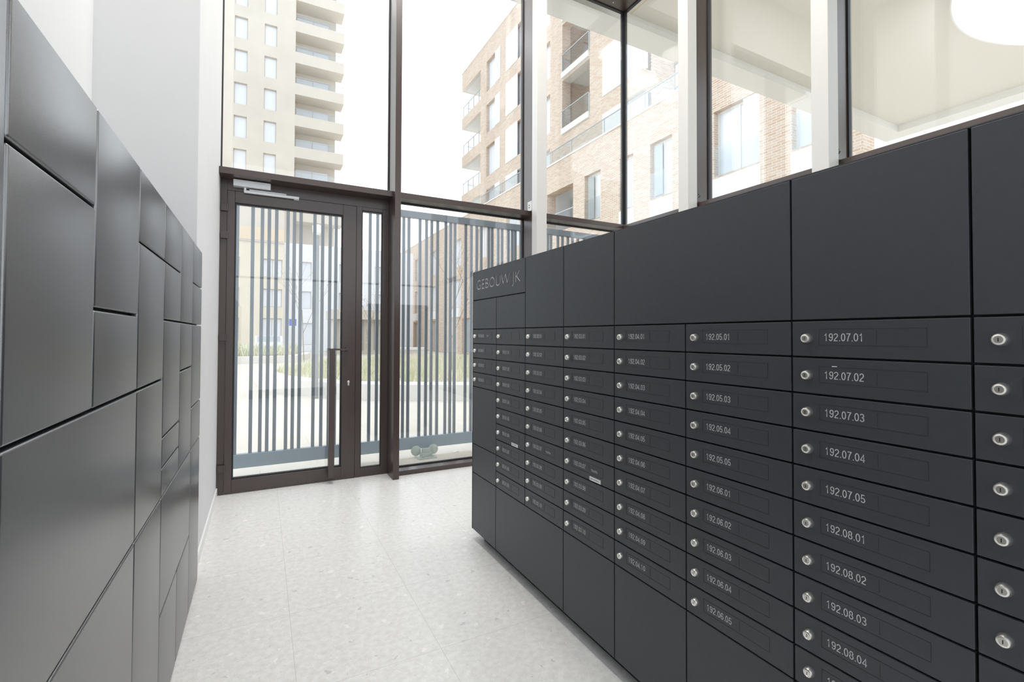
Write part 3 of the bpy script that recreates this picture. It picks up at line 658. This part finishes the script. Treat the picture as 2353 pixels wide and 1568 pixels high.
# tan podium
PY = 46.0; e = empty('low_building', (-5, PY, 0), 'tan low building with paired windows behind the grass, left of the white one', 'building')
hol = []
for x0, x1 in ((-4.3, -1.70), (-0.02, 1.54)):
    hol += [(x0, x1, 6.5, 8.1), (x0, x1, 3.9, 5.5), (x0, x1, 0.95, 2.95)]
putw('facade', holes_wall('y', PY, PY+0.5, -14, 1.65, 0, 15.4, hol), M['podium'], e)
putw('cladding_band', B().box(-14, 1.66, PY-0.05, PY, 9.65, 10.75), M['band'], e)
putw('cornice', B().box(-14, 1.66, PY-0.12, PY, 9.5, 9.62), M['frame'], e)
putw('upper_wall', B().box(-14, 1.655, PY-0.03, PY, 10.75, 15.4), M['tower'], e)
putw('building_core', B().box(-14, 1.65, PY+0.5, PY+2.9, 0, 15.4), M['podium'], e)
for h_ in hol: win('y', e, PY, *h_, fm='frame', mull=True, f=0.09)
# white building
e = empty('low_building', (10, 49.5, 0), 'white low building with pale windows between tan and brick buildings', 'building')
WY = 47.0; hol = []
for x0 in (3.3, 6.6, 9.9): hol += [(x0-.2, x0+.7, 6.6, 8.2), (x0-.2, x0+.7, 3.9, 5.5), (x0-.2, x0+1.2, 0.6, 2.6)]
putw('facade', holes_wall('y', WY, WY+0.4, 1.66, 13.5, 0, 9.8, hol), M['whitefac'], e)
putw('building_core', B().box(1.66, 13.5, WY+0.4, WY+1.95, 0, 9.8), M['whitefac'], e)
for h_ in hol: win('y', e, WY, *h_, fm='frame', mull=False, f=0.06)
e = empty('pavilion', (7, 40, 0), 'small beige flat-roofed pavilion with dark upright slats behind the handle', 'pavilion')
putw('roof', B().box(4.7, 10, 38.6, 42, 2.75, 3.5), M['tower'], e, bevel=0.02)
putw('wall', B().box(5.0, 9.8, 39.4, 41.8, -0.012, 2.75), M['tower'], e)
for k in range(9): putw('slat', B().box(5.1+k*.5, 5.22+k*.5, 39.25, 39.38, 0.3, 2.75), M['pole'], e)

# brick apartment building: lower wing (x = 14.5) and upper volume (x = 16)
LX = 14.5; UX = 16.0
e = empty('brick_building', (LX, 25, 0), 'buff brick apartment building with loggias and glass balustrades, right side', 'building')
lw = [(18.25, 19.55, 7.3, 9.65), (15.96, 16.85, 7.3, 9.65), (13.70, 14.93, 7.3, 9.65), (9.93, 11.72, 7.3, 9.68), (7.3, 8.85, 7.3, 9.65)]
far = [(y, y+1.8, z0, z1) for y in (26.5, 31.5, 36.5, 42.5, 48.0) for z0, z1 in ((7.3, 9.6), (3.9, 6.2))]
gnd = [(y, y+2.2, 0.0, 2.9) for y in (26.5, 34.0, 42.0, 48.0)]
log = [(20.55, 23.15, 7.3, 9.63), (20.55, 23.15, 3.9, 6.2)]
putw('lower_facade', holes_wall('x', LX, LX+0.6, 6.9, 56, 0, 11.2, lw+far+gnd+log), M['brick'], e)
putw('coping', B().box(LX-0.05, LX+0.62, 6.9, 56, 11.2, 11.28), M['slab'], e)
putw('lower_core', B().box(LX+1.9, LX+14, 6.9, 56, 0, 11.1).box(LX+0.6, LX+1.9, 6.9, 20.5, 0, 11.1).box(LX+0.6, LX+1.9, 23.2, 56, 0, 11.1), M['slab'], e)
for h_ in lw+far:
    win('x', e, LX, *h_, f=0.08)
for y0, y1, z0, z1 in gnd: win('x', e, LX, y0, y1, z0+0.02, z1, fm='obrick', gm='dglass', f=0.1)
for y0, y1 in ((13.66, 14.95), (9.9, 11.83), (7.2, 8.88), (15.9, 16.9)):
    putw('apron_panel', B().box(LX-0.03, LX, y0, y1, 5.7, 7.2), M['apron'], e, bevel=0.005)
for y in (26.5, 31.5, 36.5, 42.5, 48.0): putw('apron_panel', B().box(LX-0.15, LX, y-.1, y+1.9, 3.05, 3.8), M['apron'], e, bevel=0.005)
for h_, gm in ((lw[0], 'dglass'), (lw[2], 'dglass')):
    c = (h_[0]+h_[1])/2; putw('open_sash', B().box(LX+0.14, LX+0.17, c+0.05, h_[1]-0.12, h_[2]+0.12, h_[3]-0.12), M['dglass'], e)
for h_ in (lw[0], lw[1], lw[2], lw[3], lw[4]):
    putw('juliet_glass', B().box(LX-0.04, LX-0.025, h_[0]+.02, h_[1]-.02, 7.25, 8.35), M['rglass'], e)
putw('shutter_panel', B().box(LX+0.05, LX+0.1, 9.93, 10.57, 7.3, 9.68), M['panel'], e, bevel=0.005)
putw('loggia_wall', B().box(LX+1.7, LX+1.9, 20.55, 23.15, 3.9, 9.63), M['dglass'], e)
putw('loggia_brick', B().box(LX+0.9, LX+1.7, 20.6, 21.5, 7.3, 9.3), M['obrick'], e)
putw('wall_lamp', B().lathe((LX+0.9, 21.2, 8.6), (-1, 0, 0), [(0, .12), (.12, .12), (.14, .08)], 14), M['dark'], e)
putw('air_unit', B().box(LX+0.45, LX+0.9, 20.75, 21.4, 7.4, 7.95), M['panel'], e, bevel=0.02)
for z in (6.6, 7.15): putw('loggia_slab', B().box(LX+0.02, LX+1.9, 20.55, 23.15, z, z+0.14), M['slab'], e)
rl = putw('loggia_railing', B().box(LX+0.0, LX+0.04, 20.55, 23.15, 8.30, 8.36), M['rail'], e)
putw('railing_glass', B().box(LX+0.01, LX+0.025, 20.55, 23.15, 7.3, 8.30), M['rglass'], rl)
# roof terrace balustrade
bl_ = B().box(LX+0.05, LX+0.09, 7, 34.7, 12.02, 12.06)
for k in range(11): bl_.box(LX+0.05, LX+0.09, 7+k*2.76, 7.04+k*2.76, 11.28, 12.04)
rl = putw('terrace_railing', bl_, M['rail'], e); putw('railing_glass', B().box(LX+0.06, LX+0.075, 7, 34.7, 11.3, 12.02), M['rglass'], rl)
# upper volume
R3 = [(21.35, 23.85), (17.95, 20.3), (14.4, 16.85), (11.35, 13.35)]
uh = []; pn = []
for z0, z1 in R3:
    uh += [(32.3, 34.85, z0, z1), (27.9, 31.35, z0, z1), (25.2, 26.9, z0, z1), (16.9, 19.92, z0, z1)]
    pn += [(32.3, 33.2, z0, z1), (29.5, 31.35, z0-.05, z1+.05), (18.45, 19.95, z0-.1, z1)]
lg = [(21.1, 23.82, 17.3, 20.45), (21.1, 23.82, 13.85, 17.0), (21.1, 23.82, 20.8, 23.9)]
cb = [(36.03, 40.2, 20.35+.93-3.53*k, 23.82-3.53*k) for k in range(4)]
# facade stops at 36.03; the corner balconies are open to the far side
putw('upper_facade', holes_wall('x', UX, UX+0.6, 17.0, 36.03, 11.28, 25.43, uh+lg), M['brick'], e)
uc = B().box(UX+0.6, UX+14, 24.4, 36.0, 11.28, 25.3).box(UX+0.6, UX+14, 17.0, 20.5, 11.28, 25.3).box(UX+1.9, UX+14, 20.5, 24.4, 11.28, 25.3).box(UX+2.2, UX+14, 36.0, 40.1, 11.28, 25.3)
putw('upper_core', uc, M['brick'], e)
for h_ in uh: win('x', e, UX, *h_, fm='frame', gm='wglass', f=0.08)
for a, b, z0, z1 in pn: putw('shutter_panel', B().box(UX-0.04, UX, a, b, z0, z1), M['panel'], e, bevel=0.005)
for k, zb_ in enumerate((23.83, 20.33, 16.8, 13.27)):
    top = 25.43 if k == 0 else zb_+0.98
    putw('corner_parapet', B().box(UX, UX+0.3, 36.03, 40.2, zb_, top).box(UX+0.3, UX+2.2, 39.9, 40.2, zb_, top), M['brick'], e)
    putw('balcony_slab', B().box(UX+0.3, UX+2.2, 36.03, 39.9, zb_, zb_+0.25), M['slab'], e)
    if k:
        b_ = B().box(UX+0.1, UX+0.15, 36.03, 40.1, zb_+2.02, zb_+2.07).box(UX+0.1, UX+2.2, 40.05, 40.1, zb_+2.02, zb_+2.07)
        for q in range(4): b_.box(UX+0.1, UX+0.15, 36.6+q*1.15, 36.66+q*1.15, zb_+.98, zb_+2.04)
        rl = putw('balcony_railing', b_, M['rail'], e); putw('railing_glass', B().box(UX+0.115, UX+0.13, 36.03, 40.05, zb_+.98, zb_+2.02), M['rglass'], rl)
for z in (17.12, 13.68, 20.6):
    putw('loggia_slab', B().box(UX-0.12, UX+1.9, 21.12, 23.80, z, z+0.34), M['slab'], e)
    b_ = B().box(UX-0.05, UX-0.01, 21.1, 23.8, z+1.42, z+1.46).box(UX-0.05, UX-0.01, 21.1, 21.14, z+.34, z+1.45).box(UX-0.05, UX-0.01, 23.76, 23.8, z+.34, z+1.45)
    rl = putw('loggia_railing', b_, M['rail'], e); putw('railing_glass', B().box(UX-0.035, UX-0.02, 21.14, 23.76, z+.36, z+1.42), M['rglass'], rl)
    win('x', e, UX+1.62, 21.3, 23.6, z+0.4, z+2.7, fm='wframe', gm='dglass')
putw('roof_coping', B().box(UX-0.05, UX+0.65, 17.0, 40.25, 25.43, 25.5), M['slab'], e)
# pale volume added to stand in for the bluish reflection in the glass
pm = B().box(18.2, 28, 7.2, 16.98, 11.28, 16.2); ph = putw('reflection_block', pm, M['whitefac'], e)
for z in (12.6, 13.9, 15.1): putw('reflection_line', B().box(18.12, 18.2, 7.2, 16.98, z, z+0.06), M['rail'], e)
for y in (8, 11, 14.2): win('x', e, 17.85, y, y+1.6, 13.0, 15.0, fm='wframe', depth=0.25)  # framed panes on the added reflection volume

# ------------------------------------------------------------------ canopy outside with round opening
CB = 6.30; CS = 6.45; CX1 = 13.54; CY1 = 5.93; ox, oy, orr = 10.03, 0.48, 2.83
e = empty('canopy', (8, 2, CB), 'broad cream outdoor canopy with a big round opening, seen through the upper glass', 'canopy')
def beam_rect(m, x0, x1, y0, y1): m.box(x0, x1, y0, y1, CB, CS+0.45)
m = B(); beam_rect(m, -0.36, CX1, CY1-0.42, CY1); beam_rect(m, CX1-0.42, CX1, -8, CY1-0.42)
putw('edge_beam', m, M['canrim'], e)
# soffit slab with a circular hole: radial fan to a rectangle
x0, x1, y0, y1 = XG+0.075, CX1-0.42, -8.0, CY1-0.42
N = 96; m = B(); ang = [2*math.pi*k/N for k in range(N)]
cor = [math.atan2(b-oy, a-ox) % (2*math.pi) for a, b in ((x0, y0), (x1, y0), (x1, y1), (x0, y1))]
ang = sorted(set([round(a, 6) for a in ang+cor])); N = len(ang)
def rect_pt(a):
    c, s = math.cos(a), math.sin(a); t = 1e9
    if c > 1e-9: t = min(t, (x1-ox)/c)
    if c < -1e-9: t = min(t, (x0-ox)/c)
    if s > 1e-9: t = min(t, (y1-oy)/s)
    if s < -1e-9: t = min(t, (y0-oy)/s)
    return ox+c*t, oy+s*t
ci_ = [(ox+math.cos(a)*orr, oy+math.sin(a)*orr) for a in ang]; re = [rect_pt(a) for a in ang]
Z0, Z1 = CS, CS+0.38
m.v = [(*p, Z0) for p in ci_]+[(*p, Z0) for p in re]+[(*p, Z1) for p in ci_]+[(*p, Z1) for p in re]
for k in range(N):
    q = (k+1) % N; m.f += [(k, q, N+q, N+k), (2*N+k, 3*N+k, 3*N+q, 2*N+q), (N+k, N+q, 3*N+q, 3*N+k)]
putw('soffit', m, M['canopy'], e)
m = B(); m.v = [(*p, Z0-0.002) for p in ci_]+[(*p, Z1+0.02) for p in ci_]; r2 = [(ox+math.cos(a)*(orr-0.02), oy+math.sin(a)*(orr-0.02)) for a in ang]
m.v += [(*p, Z0-0.002) for p in r2]+[(*p, Z1+0.02) for p in r2]
for k in range(N):
    q = (k+1) % N; m.f += [(k, q, N+q, N+k), (2*N+k, 3*N+k, 3*N+q, 2*N+q), (k, 2*N+k, 2*N+q, q), (N+k, N+q, 3*N+q, 3*N+k)]
putw('opening_rim', m, M['canrim'], e, smooth=True)
putw('soffit_joint', B().box(4.95, 4.965, -8, CY1-0.42, CS-0.004, CS).box(9.6, 9.612, CY1-0.42, CY1, CB-0.003, CB), M['band'], e)
putw('front_soffit', B().box(-0.36, XG+0.07, YF+0.08, CY1-0.42, CS, CS+0.38), M['canopy'], e)
